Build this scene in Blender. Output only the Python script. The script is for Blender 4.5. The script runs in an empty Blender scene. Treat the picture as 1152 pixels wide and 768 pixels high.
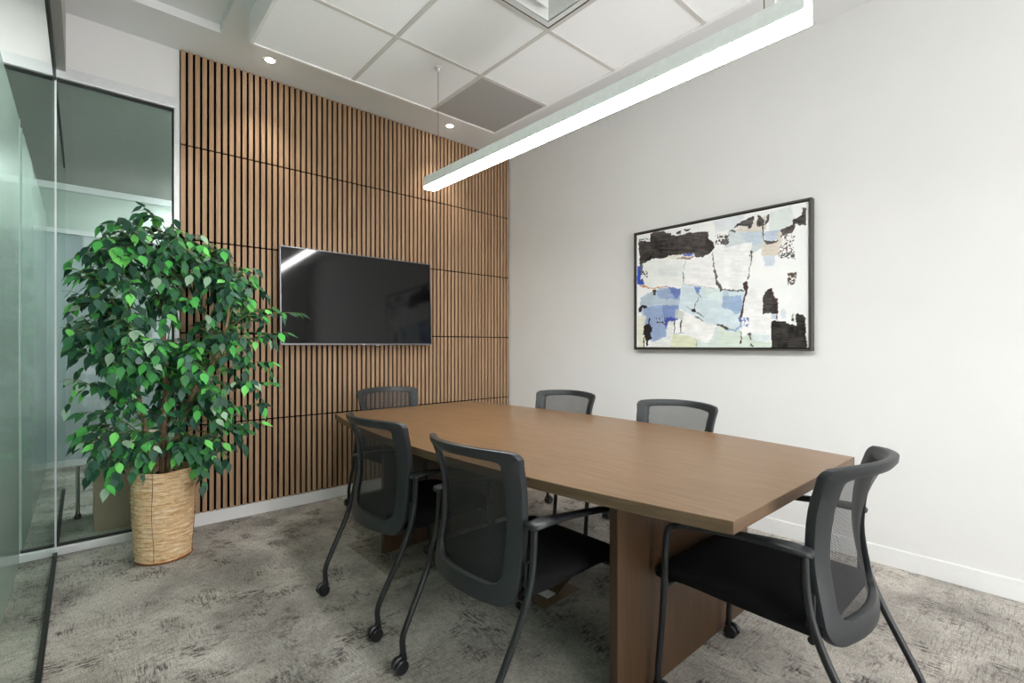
import bpy, bmesh, math, random
import numpy as np
from mathutils import Vector, Matrix, Euler
R = math.radians
C = bpy.context.scene.collection
random.seed(7)

# ------------------------------------------------------------------ materials
def lin(c):
    return tuple(((v/255)/12.92 if v/255 <= .04045 else ((v/255+.055)/1.055)**2.4) for v in c) + (1,)

class NT:
    def __init__(s, name):
        s.m = bpy.data.materials.new(name); s.m.use_nodes = True
        s.t = s.m.node_tree; s.b = s.t.nodes['Principled BSDF']; s.out = s.t.nodes['Material Output']
    def n(s, kind, **kw):
        nd = s.t.nodes.new(kind)
        for k, v in kw.items(): setattr(nd, k, v)
        return nd
    def l(s, a, b): s.t.links.new(a, b)
    def math(s, op, a, b=None, clamp=False):
        nd = s.n('ShaderNodeMath', operation=op, use_clamp=clamp)
        for i, v in enumerate((a, b)):
            if v is None: continue
            if isinstance(v, (int, float)): nd.inputs[i].default_value = v
            else: s.l(v, nd.inputs[i])
        return nd.outputs[0]
    def coord(s, scale=(1,1,1), kind='Object', rot=(0,0,0), loc=(0,0,0)):
        tc = s.n('ShaderNodeTexCoord'); mp = s.n('ShaderNodeMapping')
        mp.inputs['Scale'].default_value = scale; mp.inputs['Rotation'].default_value = rot; mp.inputs['Location'].default_value = loc
        s.l(tc.outputs[kind], mp.inputs[0]); return mp.outputs[0]
    def noise(s, vec, scale=1, detail=4, rough=.6, dist=0):
        nd = s.n('ShaderNodeTexNoise'); s.l(vec, nd.inputs['Vector'])
        nd.inputs['Scale'].default_value = scale; nd.inputs['Detail'].default_value = detail
        nd.inputs['Roughness'].default_value = rough; nd.inputs['Distortion'].default_value = dist
        return nd.outputs['Fac']
    def ramp(s, fac, stops):
        nd = s.n('ShaderNodeValToRGB'); e = nd.color_ramp.elements
        while len(e) < len(stops): e.new(.5)
        for el, (p, c) in zip(e, stops):
            el.position = p; el.color = c if len(c) == 4 else tuple(c)+(1,)
        s.l(fac, nd.inputs[0]); return nd.outputs[0]
    def mix(s, fac, a, b, blend='MIX'):
        nd = s.n('ShaderNodeMix', data_type='RGBA', blend_type=blend)
        for i, v in ((0, fac), (6, a), (7, b)):
            if isinstance(v, (int, float)): nd.inputs[i].default_value = v
            elif isinstance(v, tuple): nd.inputs[i].default_value = v
            else: s.l(v, nd.inputs[i])
        return nd.outputs[2]
    def bump(s, h, strength=.3, dist=.002):
        nd = s.n('ShaderNodeBump'); nd.inputs['Strength'].default_value = strength
        nd.inputs['Distance'].default_value = dist; s.l(h, nd.inputs['Height']); s.l(nd.outputs[0], s.b.inputs['Normal'])

def plain(name, rgb, rough=.5, metal=0, spec=.5, var=.04, vscale=30, bump=0):
    a = NT(name); v = a.coord()
    f = a.noise(v, vscale, 3)
    c = lin(rgb)
    lo = tuple(x*(1-var) for x in c[:3])+(1,); hi = tuple(min(1, x*(1+var)) for x in c[:3])+(1,)
    a.l(a.ramp(f, [(.3, lo), (.7, hi)]), a.b.inputs['Base Color'])
    a.b.inputs['Roughness'].default_value = rough; a.b.inputs['Metallic'].default_value = metal
    a.b.inputs['Specular IOR Level'].default_value = spec
    if bump: a.bump(a.noise(v, vscale*8, 2), bump, .001)
    return a.m

M = {}
M['wall'] = plain('white_wall_paint', (225, 224, 223), .75, spec=.2, var=.01, vscale=3, bump=.05)
M['ceil'] = plain('ceiling_paint', (228, 229, 230), .85, spec=.1, var=.01, vscale=3)
M['ceil2'] = plain('grey_office_ceiling', (138, 140, 136), .9, spec=.1)  # grey colour stands in for the dim light on the next room's ceiling
M['tile'] = plain('ceiling_tile_white', (247, 248, 250), .95, spec=.1, var=.02, vscale=200, bump=.1)
M['tbar'] = plain('grid_metal_white', (205, 203, 200), .5, var=.01)
M['trimw'] = plain('white_trim_paint', (236, 236, 236), .45, var=.01)
M['greytrim'] = plain('grey_header_paint', (170, 168, 165), .6, var=.02)
M['alu'] = plain('brushed_aluminium', (222, 224, 226), .35, metal=.35, var=.03)
M['chrome'] = plain('chrome', (210, 214, 218), .12, metal=1, var=.02)
M['gasket'] = plain('black_gasket', (22, 20, 20), .6)
M['brownmetal'] = plain('bronze_metal', (95, 82, 68), .4, metal=.5)
M['plastic'] = plain('black_plastic', (36, 39, 42), .42, spec=.45, var=.06, vscale=60, bump=.03)
M['tube'] = plain('black_coated_steel', (26,28,31), .38, spec=.5, var=.05)
M['fabric'] = plain('black_seat_fabric', (22,22,24), .95, spec=.15, var=.25, vscale=250, bump=.4)
M['caster'] = plain('caster_nylon', (24, 25, 28), .35, spec=.5)
M['tvframe'] = plain('tv_bezel_metal', (112, 112, 116), .35, metal=.7)
M['tvback'] = plain('tv_back_plastic', (28, 28, 30), .5)
M['screen'] = plain('tv_screen', (6, 6, 7), .07, spec=.4, var=.01)
M['picframe'] = plain('dark_picture_frame', (62, 56, 52), .42, spec=.5)
M['canvasback'] = plain('canvas_edge', (210, 208, 200), .8)
M['cabinet'] = plain('taupe_cabinet', (176, 152, 134), .7, var=.05, vscale=20)
M['white_plastic'] = plain('white_plastic', (246, 246, 246), .5)
M['brass'] = plain('bronze_floor_box', (120, 98, 70), .5, metal=.2, var=.15)
M['soil'] = plain('dark_moss', (52, 40, 28), 1, var=.4, vscale=80)
M['diff'] = plain('diffuser_white_metal', (224, 226, 226), .4, var=.02)

def m_grille():
    a = NT('perforated_grille'); v = a.coord((1,1,1))
    vo = a.n('ShaderNodeTexVoronoi'); vo.inputs['Scale'].default_value = 110; vo.inputs['Randomness'].default_value = 0
    a.l(v, vo.inputs['Vector'])
    a.l(a.ramp(vo.outputs['Distance'], [(.28, lin((120,118,116))), (.42, lin((190,188,186)))]), a.b.inputs['Base Color'])
    a.b.inputs['Roughness'].default_value = .6; return a.m
M['grille'] = m_grille()

def m_slat():
    a = NT('oak_slat'); v = a.coord((60, 60, 1.6))
    geo = a.n('ShaderNodeTexCoord')
    f = a.noise(v, 1, 6, .65, .6)
    col = a.ramp(f, [(.3, lin((148,118,92))), (.5, lin((173,141,112))), (.7, lin((191,159,130)))])
    v2 = a.coord((25, 0, .0)); f2 = a.noise(v2, 1, 1)
    a.l(a.mix(.55, col, a.mix(f2, (.72,.70,.68,1), (1.12,1.1,1.08,1)), 'MULTIPLY'), a.b.inputs['Base Color'])
    a.b.inputs['Roughness'].default_value = .55; a.b.inputs['Specular IOR Level'].default_value = .3
    a.bump(f, .15, .001); return a.m
M['slat'] = m_slat()
M['felt'] = plain('black_felt', (10, 7, 6), 1, spec=.05, var=.2, vscale=200)

def m_wood(name, c0, c1, c2, scale, rough=.38, spec=.5):
    a = NT(name); v = a.coord(scale)
    f = a.noise(v, 1, 8, .65, .5)
    g = a.noise(a.coord(tuple(s*4 for s in scale)), 1, 4, .6, 0)
    h = a.math('ADD', a.math('MULTIPLY', f, .7), a.math('MULTIPLY', g, .3))
    a.l(a.ramp(h, [(.33, lin(c0)), (.5, lin(c1)), (.67, lin(c2))]), a.b.inputs['Base Color'])
    a.b.inputs['Roughness'].default_value = rough; a.b.inputs['Specular IOR Level'].default_value = spec
    a.bump(h, .06, .001); return a.m
M['table'] = m_wood('walnut_laminate', (100,73,46), (121,92,62), (138,108,78), (45, 3.2, 8), .33, .6)
M['tedge'] = m_wood('walnut_edge', (84,64,46), (100,78,57), (114,91,69), (3, 3, 40), .5)
M['tbase'] = m_wood('walnut_base_panel', (54,37,22), (67,47,29), (80,58,38), (40, 40, 2.6), .42)

def m_carpet():
    a = NT('distressed_carpet')
    base = a.ramp(a.noise(a.coord((1,1,1)), 2.6, 6, .62, .4), [(.36, lin((170,165,159))), (.5, lin((208,202,194))), (.62, lin((238,232,224)))])
    # big soft tone change
    big = a.noise(a.coord((1,1,1), loc=(4,2,0)), .9, 2)
    c = a.mix(.55, base, a.ramp(big, [(.35, lin((200,200,200))), (.65, lin((255,252,246)))]), 'MULTIPLY')
    # woven streaks in both directions, broken up by masks
    def streak(sc, loc, lo, hi):
        return a.ramp(a.noise(a.coord(sc, loc=loc), 1, 5, .72), [(lo, (0,0,0)), (hi, (1,1,1))])
    def mask(s, loc, lo, hi):
        return a.ramp(a.noise(a.coord((s,s,s), loc=loc), 1, 4, .65), [(lo, (0,0,0)), (hi, (1,1,1))])
    sx = a.math('MULTIPLY', streak((9, 130, 1), (0,0,0), .51, .62), mask(2.6, (3,1,0), .47, .58))
    sy = a.math('MULTIPLY', streak((130, 9, 1), (2,5,0), .51, .62), mask(2.6, (7,4,0), .47, .58))
    c = a.mix(a.math('MULTIPLY', sx, .62), c, lin((84,78,74)))
    c = a.mix(a.math('MULTIPLY', sy, .62), c, lin((84,78,74)))
    # blotchy worn spots, made of short dashes
    bl = a.math('MULTIPLY', a.math('MULTIPLY', streak((22, 85, 1), (5,9,0), .46, .56), mask(5.5, (1,8,0), .53, .61)), mask(1.3, (6,2,0), .40, .54))
    c = a.mix(a.math('MULTIPLY', bl, 1.0), c, lin((48,40,38)))
    bl2 = a.math('MULTIPLY', streak((85, 20, 1), (8,3,0), .47, .57), mask(4.2, (9,6,0), .54, .62))
    c = a.mix(a.math('MULTIPLY', bl2, .9), c, lin((60,54,52)))
    lt = a.math('MULTIPLY', streak((10, 150, 1), (1,1,0), .54, .66), mask(2.0, (2,9,0), .45, .6))
    c = a.mix(a.math('MULTIPLY', lt, .5), c, lin((240,235,228)))
    for sc_, lo_ in (((30, 330, 1), (4,4,0)), ((330, 30, 1), (6,1,0))):
        fw = streak(sc_, lo_, .50, .60); fl = streak(sc_, (lo_[1]+3, lo_[0]+2, 0), .50, .60)
        c = a.mix(a.math('MULTIPLY', fw, .42), c, lin((92,86,82))); c = a.mix(a.math('MULTIPLY', fl, .22), c, lin((240,236,230)))
    # pile
    vo = a.n('ShaderNodeTexVoronoi'); vo.inputs['Scale'].default_value = 1
    a.l(a.coord((230,230,1)), vo.inputs['Vector'])
    c = a.mix(a.math('MULTIPLY', vo.outputs['Distance'], .5), c, lin((120,116,112)), 'MULTIPLY')
    # single carpet tile laid in a darker tone
    tc = a.n('ShaderNodeTexCoord'); sp = a.n('ShaderNodeSeparateXYZ'); a.l(tc.outputs['Object'], sp.inputs[0])
    gx = a.math('MULTIPLY', a.math('GREATER_THAN', sp.outputs[0], 1.19), a.math('LESS_THAN', sp.outputs[0], 1.80))
    gy = a.math('MULTIPLY', a.math('GREATER_THAN', sp.outputs[1], 2.26), a.math('LESS_THAN', sp.outputs[1], 2.87))
    c = a.mix(a.math('MULTIPLY', a.math('MULTIPLY', gx, gy), .55), c, lin((150,146,136)), 'MULTIPLY')
    a.l(c, a.b.inputs['Base Color']); a.b.inputs['Roughness'].default_value = .97
    a.b.inputs['Specular IOR Level'].default_value = .1
    a.bump(vo.outputs['Distance'], .5, .003)
    return a.m
M['carpet'] = m_carpet()

def m_glass(name, tint, ior=1.5, refl=1.0):
    a = NT(name); t = a.t
    tr = a.n('ShaderNodeBsdfTransparent'); tr.inputs[0].default_value = tint
    gl = a.n('ShaderNodeBsdfGlossy'); gl.inputs['Roughness'].default_value = .0; gl.inputs[0].default_value = (.95,1,.97,1)
    fr = a.n('ShaderNodeFresnel'); fr.inputs[0].default_value = ior
    mx = a.n('ShaderNodeMixShader'); a.l(a.math('MULTIPLY', fr.outputs[0], refl), mx.inputs[0]); a.l(tr.outputs[0], mx.inputs[1]); a.l(gl.outputs[0], mx.inputs[2])
    a.l(mx.outputs[0], a.out.inputs[0]); t.nodes.remove(a.b); return a.m
M['glass'] = m_glass('clear_partition_glass', (.955,.982,.97,1), 1.3, .06)
M['tint'] = m_glass('tinted_glass', (.86,.915,.885,1), 1.4, .5)

def m_frost(name, col, trans=.5):
    a = NT(name); v = a.coord((.6,.6,.6)); f = a.noise(v, 2, 2)
    d = a.n('ShaderNodeBsdfDiffuse'); tl = a.n('ShaderNodeBsdfTranslucent')
    cc = a.ramp(f, [(.3, lin(tuple(x*.95 for x in col))), (.7, lin(col))])
    a.l(cc, d.inputs[0]); a.l(cc, tl.inputs[0])
    m1 = a.n('ShaderNodeMixShader'); m1.inputs[0].default_value = trans; a.l(d.outputs[0], m1.inputs[1]); a.l(tl.outputs[0], m1.inputs[2])
    gl = a.n('ShaderNodeBsdfGlossy'); gl.inputs['Roughness'].default_value = .25
    fr = a.n('ShaderNodeFresnel'); fr.inputs[0].default_value = 1.4
    m2 = a.n('ShaderNodeMixShader'); a.l(fr.outputs[0], m2.inputs[0]); a.l(m1.outputs[0], m2.inputs[1]); a.l(gl.outputs[0], m2.inputs[2])
    a.l(m2.outputs[0], a.out.inputs[0]); a.t.nodes.remove(a.b); return a.m
M['frost'] = m_frost('frosted_green_glass', (210,228,220))
M['frost2'] = m_frost('frosted_pale_glass', (212,222,226))

def m_emit(name, col, strength):
    a = NT(name); a.b.inputs['Base Color'].default_value = (.9,.9,.9,1)
    a.b.inputs['Emission Color'].default_value = col; a.b.inputs['Emission Strength'].default_value = strength
    return a.m
M['led'] = m_emit('led_diffuser', (1,.985,.97,1), 25)
M['spot'] = m_emit('downlight_lens', (1,.95,.86,1), 60)
M['panel'] = m_emit('office_light_panel', (1,.99,.98,1), 22)  # glow of the added corridor lights
M['panel2'] = m_emit('meeting_light_panel', (.95,.98,1,1), 60)  # glow of the lights added to the next room

def m_mesh():
    a = NT('mesh_fabric')
    uv = a.n('ShaderNodeUVMap'); sp = a.n('ShaderNodeSeparateXYZ'); a.l(uv.outputs[0], sp.inputs[0])
    def hole(o, p, w):
        return a.math('LESS_THAN', a.math('FRACT', a.math('DIVIDE', o, p)), w)
    h = a.math('MULTIPLY', hole(sp.outputs[0], .0052, .58), hole(sp.outputs[1], .0038, .58))
    tr = a.n('ShaderNodeBsdfTransparent'); mx = a.n('ShaderNodeMixShader')
    a.b.inputs['Base Color'].default_value = lin((40,40,42)); a.b.inputs['Roughness'].default_value = .7
    a.l(h, mx.inputs[0]); a.l(a.b.outputs[0], mx.inputs[1]); a.l(tr.outputs[0], mx.inputs[2])
    a.l(mx.outputs[0], a.out.inputs[0]); return a.m
M['mesh'] = m_mesh()

def m_basket():
    a = NT('woven_rattan')
    tc = a.n('ShaderNodeTexCoord'); sp = a.n('ShaderNodeSeparateXYZ'); a.l(tc.outputs['Object'], sp.inputs[0])
    f = a.noise(a.coord((14,14,150)), 1, 5, .7, .5)
    g = a.noise(a.coord((50,50,60)), 1, 3, .6)
    col = a.ramp(f, [(.32, lin((170,118,70))), (.42, lin((226,182,128))), (.54, lin((245,216,174))), (.68, lin((252,238,212)))])
    a.l(a.mix(.3, col, a.ramp(g, [(.35, lin((200,170,130))), (.6, (1,1,1,1))]), 'MULTIPLY'), a.b.inputs['Base Color'])
    a.b.inputs['Roughness'].default_value = .7; a.bump(f, .9, .006); return a.m
M['basket'] = m_basket()

def m_bark():
    a = NT('bark'); f = a.noise(a.coord((40,40,14)), 1, 6, .7, 1)
    a.l(a.ramp(f, [(.3, lin((82,60,44))), (.5, lin((142,114,88))), (.7, lin((182,158,130)))]), a.b.inputs['Base Color'])
    a.b.inputs['Roughness'].default_value = .9; a.bump(f, .7, .004); return a.m
M['bark'] = m_bark()
def m_vc(name, layer, rough, spec=.4, sss=False):
    a = NT(name); at = a.n('ShaderNodeVertexColor'); at.layer_name = layer
    v = a.noise(a.coord(), 120, 3)
    c = a.mix(.25, at.outputs[0], a.ramp(v, [(.3, (.75,.75,.75,1)), (.7, (1,1,1,1))]), 'MULTIPLY')
    a.l(c, a.b.inputs['Base Color']); a.b.inputs['Roughness'].default_value = rough
    a.b.inputs['Specular IOR Level'].default_value = spec; return a.m
M['leaf'] = m_vc('ficus_leaf', 'col', .5, .35)
M['paint'] = m_vc('painted_canvas', 'col', .75, .15)
M['twig'] = plain('green_twig', (96, 112, 60), .7)

# ------------------------------------------------------------------ mesh helpers
def obj(name, bm, mat=None, parent=None, smooth=None):
    me = bpy.data.meshes.new(name)
    bmesh.ops.recalc_face_normals(bm, faces=bm.faces)
    bm.to_mesh(me); bm.free()
    for m in (mat if isinstance(mat, (list, tuple)) else [mat]):
        if m: me.materials.append(m)
    if smooth:
        for p in me.polygons: p.use_smooth = True
        try: me.set_sharp_from_angle(angle=R(smooth))
        except Exception: pass
    o = bpy.data.objects.new(name, me); C.objects.link(o)
    if parent: o.parent = parent
    return o
def thing(name, label, cat, loc=(0,0,0), rz=0, group=None):
    o = bpy.data.objects.new(name, None); C.objects.link(o); o.empty_display_size = .1
    o.location = loc; o.rotation_euler = (0,0,rz); o['label'] = label; o['category'] = cat
    if group: o['group'] = group
    return o
def struct(name, bm, m, smooth=None):
    o = obj(name, bm, m, None, smooth); o['kind'] = 'structure'
    return o
def box(bm, x0, x1, y0, y1, z0, z1, bev=0, mi=0):
    r = bmesh.ops.create_cube(bm, size=1)
    vs = r['verts']
    bmesh.ops.scale(bm, vec=(x1-x0, y1-y0, z1-z0), verts=vs)
    bmesh.ops.translate(bm, vec=((x0+x1)/2, (y0+y1)/2, (z0+z1)/2), verts=vs)
    fs = set(f for v in vs for f in v.link_faces)
    for f in fs: f.material_index = mi
    if bev:
        es = set(e for v in vs for e in v.link_edges)
        bmesh.ops.bevel(bm, geom=list(es), offset=bev, segments=2, affect='EDGES', profile=.6)
    return bm
def B(*a, **k):
    bm = bmesh.new(); box(bm, *a, **k); return bm
def tube(bm, pts, rad, n=12, caps=True, squash=None):
    pts = [Vector(p) for p in pts]; rings = []
    rads = rad if isinstance(rad, (list, tuple)) else [rad]*len(pts)
    up = Vector((0.013, .021, 1))
    prev = None
    for i, p in enumerate(pts):
        t = (pts[min(i+1, len(pts)-1)] - pts[max(i-1, 0)]).normalized()
        if prev is None:
            a = t.cross(up if abs(t.dot(up.normalized())) < .95 else Vector((1,0,0))).normalized()
        else:
            a = (prev - t*prev.dot(t)).normalized()
        b = t.cross(a); prev = a
        ring = []
        for k in range(n):
            th = 2*math.pi*k/n
            ring.append(bm.verts.new(p + a*math.cos(th)*rads[i] + b*math.sin(th)*rads[i]))
        rings.append(ring)
    for r0, r1 in zip(rings, rings[1:]):
        for k in range(n): bm.faces.new((r0[k], r0[(k+1)%n], r1[(k+1)%n], r1[k]))
    if caps: bm.faces.new(rings[0]); bm.faces.new(rings[-1])
    return bm
def spline(pts, n=8):
    pts = [Vector(p) for p in pts]; out = []
    P = [pts[0]*2-pts[1]] + pts + [pts[-1]*2-pts[-2]]
    for i in range(1, len(P)-2):
        for k in range(n):
            t = k/n
            out.append(.5*((2*P[i]) + (P[i+1]-P[i-1])*t + (2*P[i-1]-5*P[i]+4*P[i+1]-P[i+2])*t*t + (3*P[i]-P[i-1]-3*P[i+1]+P[i+2])*t**3))
    out.append(pts[-1]); return out
def lathe(bm, prof, n=24, axis='Z', c=(0,0,0)):
    rings = []
    for r, h in prof:
        ring = []
        for k in range(n):
            th = 2*math.pi*k/n; a, b = r*math.cos(th), r*math.sin(th)
            p = (a, b, h) if axis == 'Z' else ((h, a, b) if axis == 'X' else (a, h, b))
            ring.append(bm.verts.new((p[0]+c[0], p[1]+c[1], p[2]+c[2])))
        rings.append(ring)
    for r0, r1 in zip(rings, rings[1:]):
        for k in range(n): bm.faces.new((r0[k], r0[(k+1)%n], r1[(k+1)%n], r1[k]))
    bm.faces.new(rings[0]); bm.faces.new(rings[-1])
    return bm

# ------------------------------------------------------------------ camera
CX, HY, F = 576, 388.4, 547.54
cam = bpy.data.cameras.new('camera'); co = bpy.data.objects.new('camera', cam); C.objects.link(co)
cam.sensor_fit = 'HORIZONTAL'; cam.sensor_width = 36; cam.lens = 36*F/1152
cam.shift_y = (HY-384)/1152; cam.clip_start = .02
co.location = (0, 0, 1.2); co.rotation_euler = (R(90), 0, -R(41.357))
bpy.context.scene.camera = co

# ------------------------------------------------------------------ room shell
WX, WY, H = 3.30, 3.81, 3.12
GX = -.12                 # glass partition on the left
YB = -2.2                 # wall behind the camera
struct('floor', B(-2.2, WX+.1, YB-.1, 7.6, -.1, 0), M['carpet'])
struct('wall_right', B(WX, WX+.1, YB-.1, WY+.1, 0, H+.1), M['wall'])
struct('wall_back', B(.47, WX, WY, WY+.1, 0, H+.1), M['wall'])
struct('wall_header', B(-2.1, .47, WY, WY+.1, 2.795, H+.1), M['wall'])
# ceiling with a shallow recess at the left
bm = bmesh.new()
box(bm, .63, WX, YB, WY, H, H+.12); box(bm, -2.1, .63, 3.43, WY, H, H+.12); box(bm, -2.1, .63, YB, 3.43, H+.05, H+.12)
struct('ceiling', bm, M['ceil'])
# bulkhead over the left glass
struct('trim_1', B(GX-.006, -.077, YB, WY, 2.775, H+.07), M['greytrim'])
# wall behind the camera; its unseen window is added to let daylight in
bm = bmesh.new()
wx0, wx1, wz0, wz1 = -.05, 2.75, .12, 2.95
box(bm, -2.1, wx0, YB-.1, YB, 0, H+.1); box(bm, wx1, WX, YB-.1, YB, 0, H+.1); box(bm, wx0, wx1, YB-.1, YB, 0, wz0); box(bm, wx0, wx1, YB-.1, YB, wz1, H+.1)
struct('wall_front', bm, M['wall'])
bm = bmesh.new()
for a in ((wx0,wx0+.05,wz0,wz1),(wx1-.05,wx1,wz0,wz1),(wx0,wx1,wz0,wz0+.05),(wx0,wx1,wz1-.05,wz1),(1.13,1.17,wz0,wz1)):
    box(bm, a[0], a[1], YB-.08, YB-.02, a[2], a[3])
struct('window_1', bm, M['trimw'])
# corridor wall on the far left
struct('wall_left', B(-2.2, -2.1, YB-.1, 7.6, 0, H+.1), M['wall'])
# baseboards
bm = B(.475, WX-.015, WY-.016, WY, 0, .085, bev=.003); struct('baseboard_back', bm, M['trimw'])
bm = B(WX-.016, WX, YB, WY-.016, 0, .10, bev=.004); struct('baseboard_right', bm, M['trimw'])

# glazed opening beside the slatted wall
w = thing('interior_window', 'grey tinted interior glass pane behind the potted tree, in a thin white metal frame', 'window', (.175, WY+.03, 0))
def cb(x0,x1,y0,y1,z0,z1,o=(.175, WY+.03, 0),**k): return B(x0-o[0],x1-o[0],y0-o[1],y1-o[1],z0-o[2],z1-o[2],**k)
obj('glass_pane', cb(-1.2, .437, WY+.03, WY+.04, .05, 2.73), M['tint'], w)
bm = bmesh.new(); o_ = (.175, WY+.03, 0)
for a in ((-2.0,.47,2.735,2.80),(-2.0,.47,0,.045),(.44,.47,.045,2.735)):
    box(bm, a[0]-.175, a[1]-.175, -.04, .05, a[2], a[3], bev=.003)
obj('window_frame', bm, M['alu'], w)
bm = bmesh.new()
for a in ((-2.0,.44,2.723,2.735),(-2.0,.44,.045,.055),(.432,.44,.055,2.723)):
    box(bm, a[0]-.175, a[1]-.175, -.015, .015, a[2], a[3])
obj('gasket', bm, M['gasket'], w)

# clear glass partition along the left, running on beyond the tinted pane
g = thing('glass_partition', 'clear frameless glass partition running along the left side of the room', 'glass partition', (GX, 1, 0))
obj('glass_panel', B(-.005, .005, YB-1, WY-1-.002, .02, 2.76), M['glass'], g)
obj('glass_panel', B(-.005, .005, WY-1+.08, 4.6, .02, 2.70), M['glass'], g)
obj('floor_track', B(-.010, .008, YB-1, WY-1-.01, 0, .02), M['gasket'], g)
obj('floor_track', B(-.010, .008, WY-1+.1, 4.45, 0, .02), M['gasket'], g)
obj('top_track', B(-.007, .004, YB-1, WY-1-.045, 2.695, 2.775), M['gasket'], g)
obj('top_track', B(-.007, .004, WY-1+.1, 4.6, 2.70, 2.74), M['gasket'], g)
obj('corner_joint', B(-.004, .004, WY-1-.006, WY-1-.001, .02, 2.72), M['alu'], g)

# frosted sliding screen just outside the partition
s = thing('frosted_screen', 'tall frosted grey-green glass screen just outside the clear partition', 'frosted glass', (-.27, 2, 0))
obj('frosted_panel', B(-.006, .006, YB-2, WY-2-.02, .01, 2.44), M['frost'], s)
obj('frosted_panel', B(-.006, .006, WY-2+.12, 4.5, .01, 2.44), M['frost'], s)
obj('edge_strip', B(-.008, .008, WY-2-.03, WY-2-.018, .01, 2.44), M['alu'], s)

# next room
struct('ceiling_office', B(-2.1, 2.2, WY+.1, 7.6, 2.98, 3.08), M['ceil2'])
struct('wall_office_right', B(1.4, 1.5, WY+.1, 7.6, 0, 2.98), M['wall'])
struct('wall_office_back', B(-2.1, 1.5, 7.5, 7.6, 0, 2.98), M['wall'])
p = thing('office_partition', 'frosted partition with white rails seen through the tinted glass', 'glass partition', (.3, 6.4, 0))
bm = bmesh.new()
for z0, z1 in ((2.70,2.76),(2.28,2.325),(.03,.085)): box(bm, -1.4, 1.09, -.03, .03, z0, z1)
obj('rail', bm, M['alu'], p)
obj('frosted_pane', B(-1.4, 1.09, -.006, .006, .085, 2.28), M['frost2'], p)
obj('clear_pane', B(-1.4, 1.09, -.004, .004, 2.325, 2.70), M['tint'], p)
cbn = thing('storage_box', 'low taupe storage cabinet on the carpet beyond the tinted glass', 'cabinet', (.34, 4.35, 0))
obj('body', B(-.29, .36, -.24, .24, 0, .44, bev=.004), M['cabinet'], cbn)
obj('lid', B(-.295, .365, -.245, .245, .448, .56, bev=.004), M['cabinet'], cbn)
st = thing('chrome_post', 'short chrome floor post beside the taupe cabinet beyond the glass', 'post', (-.03, 4.52, 0))
obj('post', lathe(bmesh.new(), [(.012,.03),(.012,.36),(.014,.365)], 16), M['chrome'], st, 40)
obj('rubber_foot', lathe(bmesh.new(), [(.019,0),(.019,.02),(.013,.035)], 16), M['gasket'], st, 40)
for k, (x, y) in enumerate([(-1.6, 5.5), (1.0, 4.75), (1.18, 6.95)]):  # lights added out of view to brighten the next room
    l_ = thing('office_light', ['square ceiling light of the next room, left one', 'square ceiling light of the next room, right one', 'square ceiling light behind the frosted office partition'][k], 'ceiling light', (x, y, 2.98))
    obj('light_diffuser', B(-.15, .15, -.15, .15, -.02, -.012), M['panel2'], l_); obj('light_frame', B(-.17, .17, -.17, .17, -.012, 0), M['trimw'], l_)
for k, y in enumerate((-.6, 1.6, 3.0)):  # unseen lights added so the corridor side has a source
    l_ = thing('corridor_light', ['ceiling light panel of the corridor beside the camera', 'ceiling light panel in the middle of the corridor', 'ceiling light panel at the far end of the corridor'][k], 'ceiling light', (-1.2, y, 3.17))
    obj('light_diffuser', B(-.25, .25, -.25, .25, -.02, -.012), M['panel'], l_); obj('light_frame', B(-.28, .28, -.28, .28, -.012, 0.018), M['trimw'], l_)

# ------------------------------------------------------------------ slatted wood panelling
sw = thing('slat_wall', 'brown oak slatted acoustic panelling covering the wall behind the television', 'wall panelling', (.47, WY, .09))
obj('felt_backing', B(0, WX-.47-.003, -.010, -.001, .0, H-.09-.002), M['felt'], sw)
rows = [.09, .672, 1.281, 1.893, 2.505, 3.118]
nsl = 71
for r_ in range(5):
    bm = bmesh.new(); z0 = rows[r_]-.09 + (.005 if r_ else 0); z1 = rows[r_+1]-.09-(.005 if r_ < 4 else 0)
    for i in range(nsl):
        x = i*.0398 + .004
        if x+.026 > WX-.47: continue
        box(bm, x, x+.0250, -.024, -.0095, z0, z1)
    obj('slat_panel', bm, M['slat'], sw)

# ------------------------------------------------------------------ suspended ceiling
XL = [.73, 1.335, 1.94, 2.545]; YL = [3.11, 2.505, 1.90, 1.295, .69, .085, -.52]
ZC = 2.95
sc = thing('suspended_ceiling', 'dropped white square tile ceiling hung over the meeting table', 'ceiling', (1.64, 1.3, ZC))
def rel(bm, o=(1.64,1.3,ZC)):
    bmesh.ops.translate(bm, vec=(-o[0],-o[1],-o[2]), verts=bm.verts); return bm
bm = bmesh.new()
for a in ((XL[0]-.012,XL[0]+.008,YL[-1],YL[0]), (XL[-1]-.008,XL[-1]+.012,YL[-1],YL[0]), (XL[0]-.012,XL[-1]+.012,YL[0]-.008,YL[0]+.012), (XL[0]-.012,XL[-1]+.012,YL[-1]-.012,YL[-1]+.008)):
    box(bm, *a, ZC-.006, H-.001, bev=.003)
obj('edge_frame', rel(bm), M['trimw'], sc)
bm = bmesh.new()
for x in XL[1:-1]: box(bm, x-.012, x+.012, YL[-1], YL[0]-.008, ZC-.002, ZC+.03)
for y in YL[1:-1]: box(bm, XL[0], XL[-1], y-.012, y+.012, ZC-.0025, ZC+.03)
obj('ceiling_grid', rel(bm), M['tbar'], sc)
for i in range(3):
    for j in range(6):
        if (i, j) in ((2, 0), (1, 2)): continue
        bm = B(XL[i]+.010, XL[i+1]-.010, YL[j+1]+.010, YL[j]-.010, ZC+.002, ZC+.02)
        obj('ceiling_tile', rel(bm), M['tile'], sc)
gr = thing('return_grille', 'grey perforated square return air grille set in the tiled ceiling above the television end', 'air vent', ((XL[2]+XL[3])/2, (YL[0]+YL[1])/2, ZC))
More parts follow.
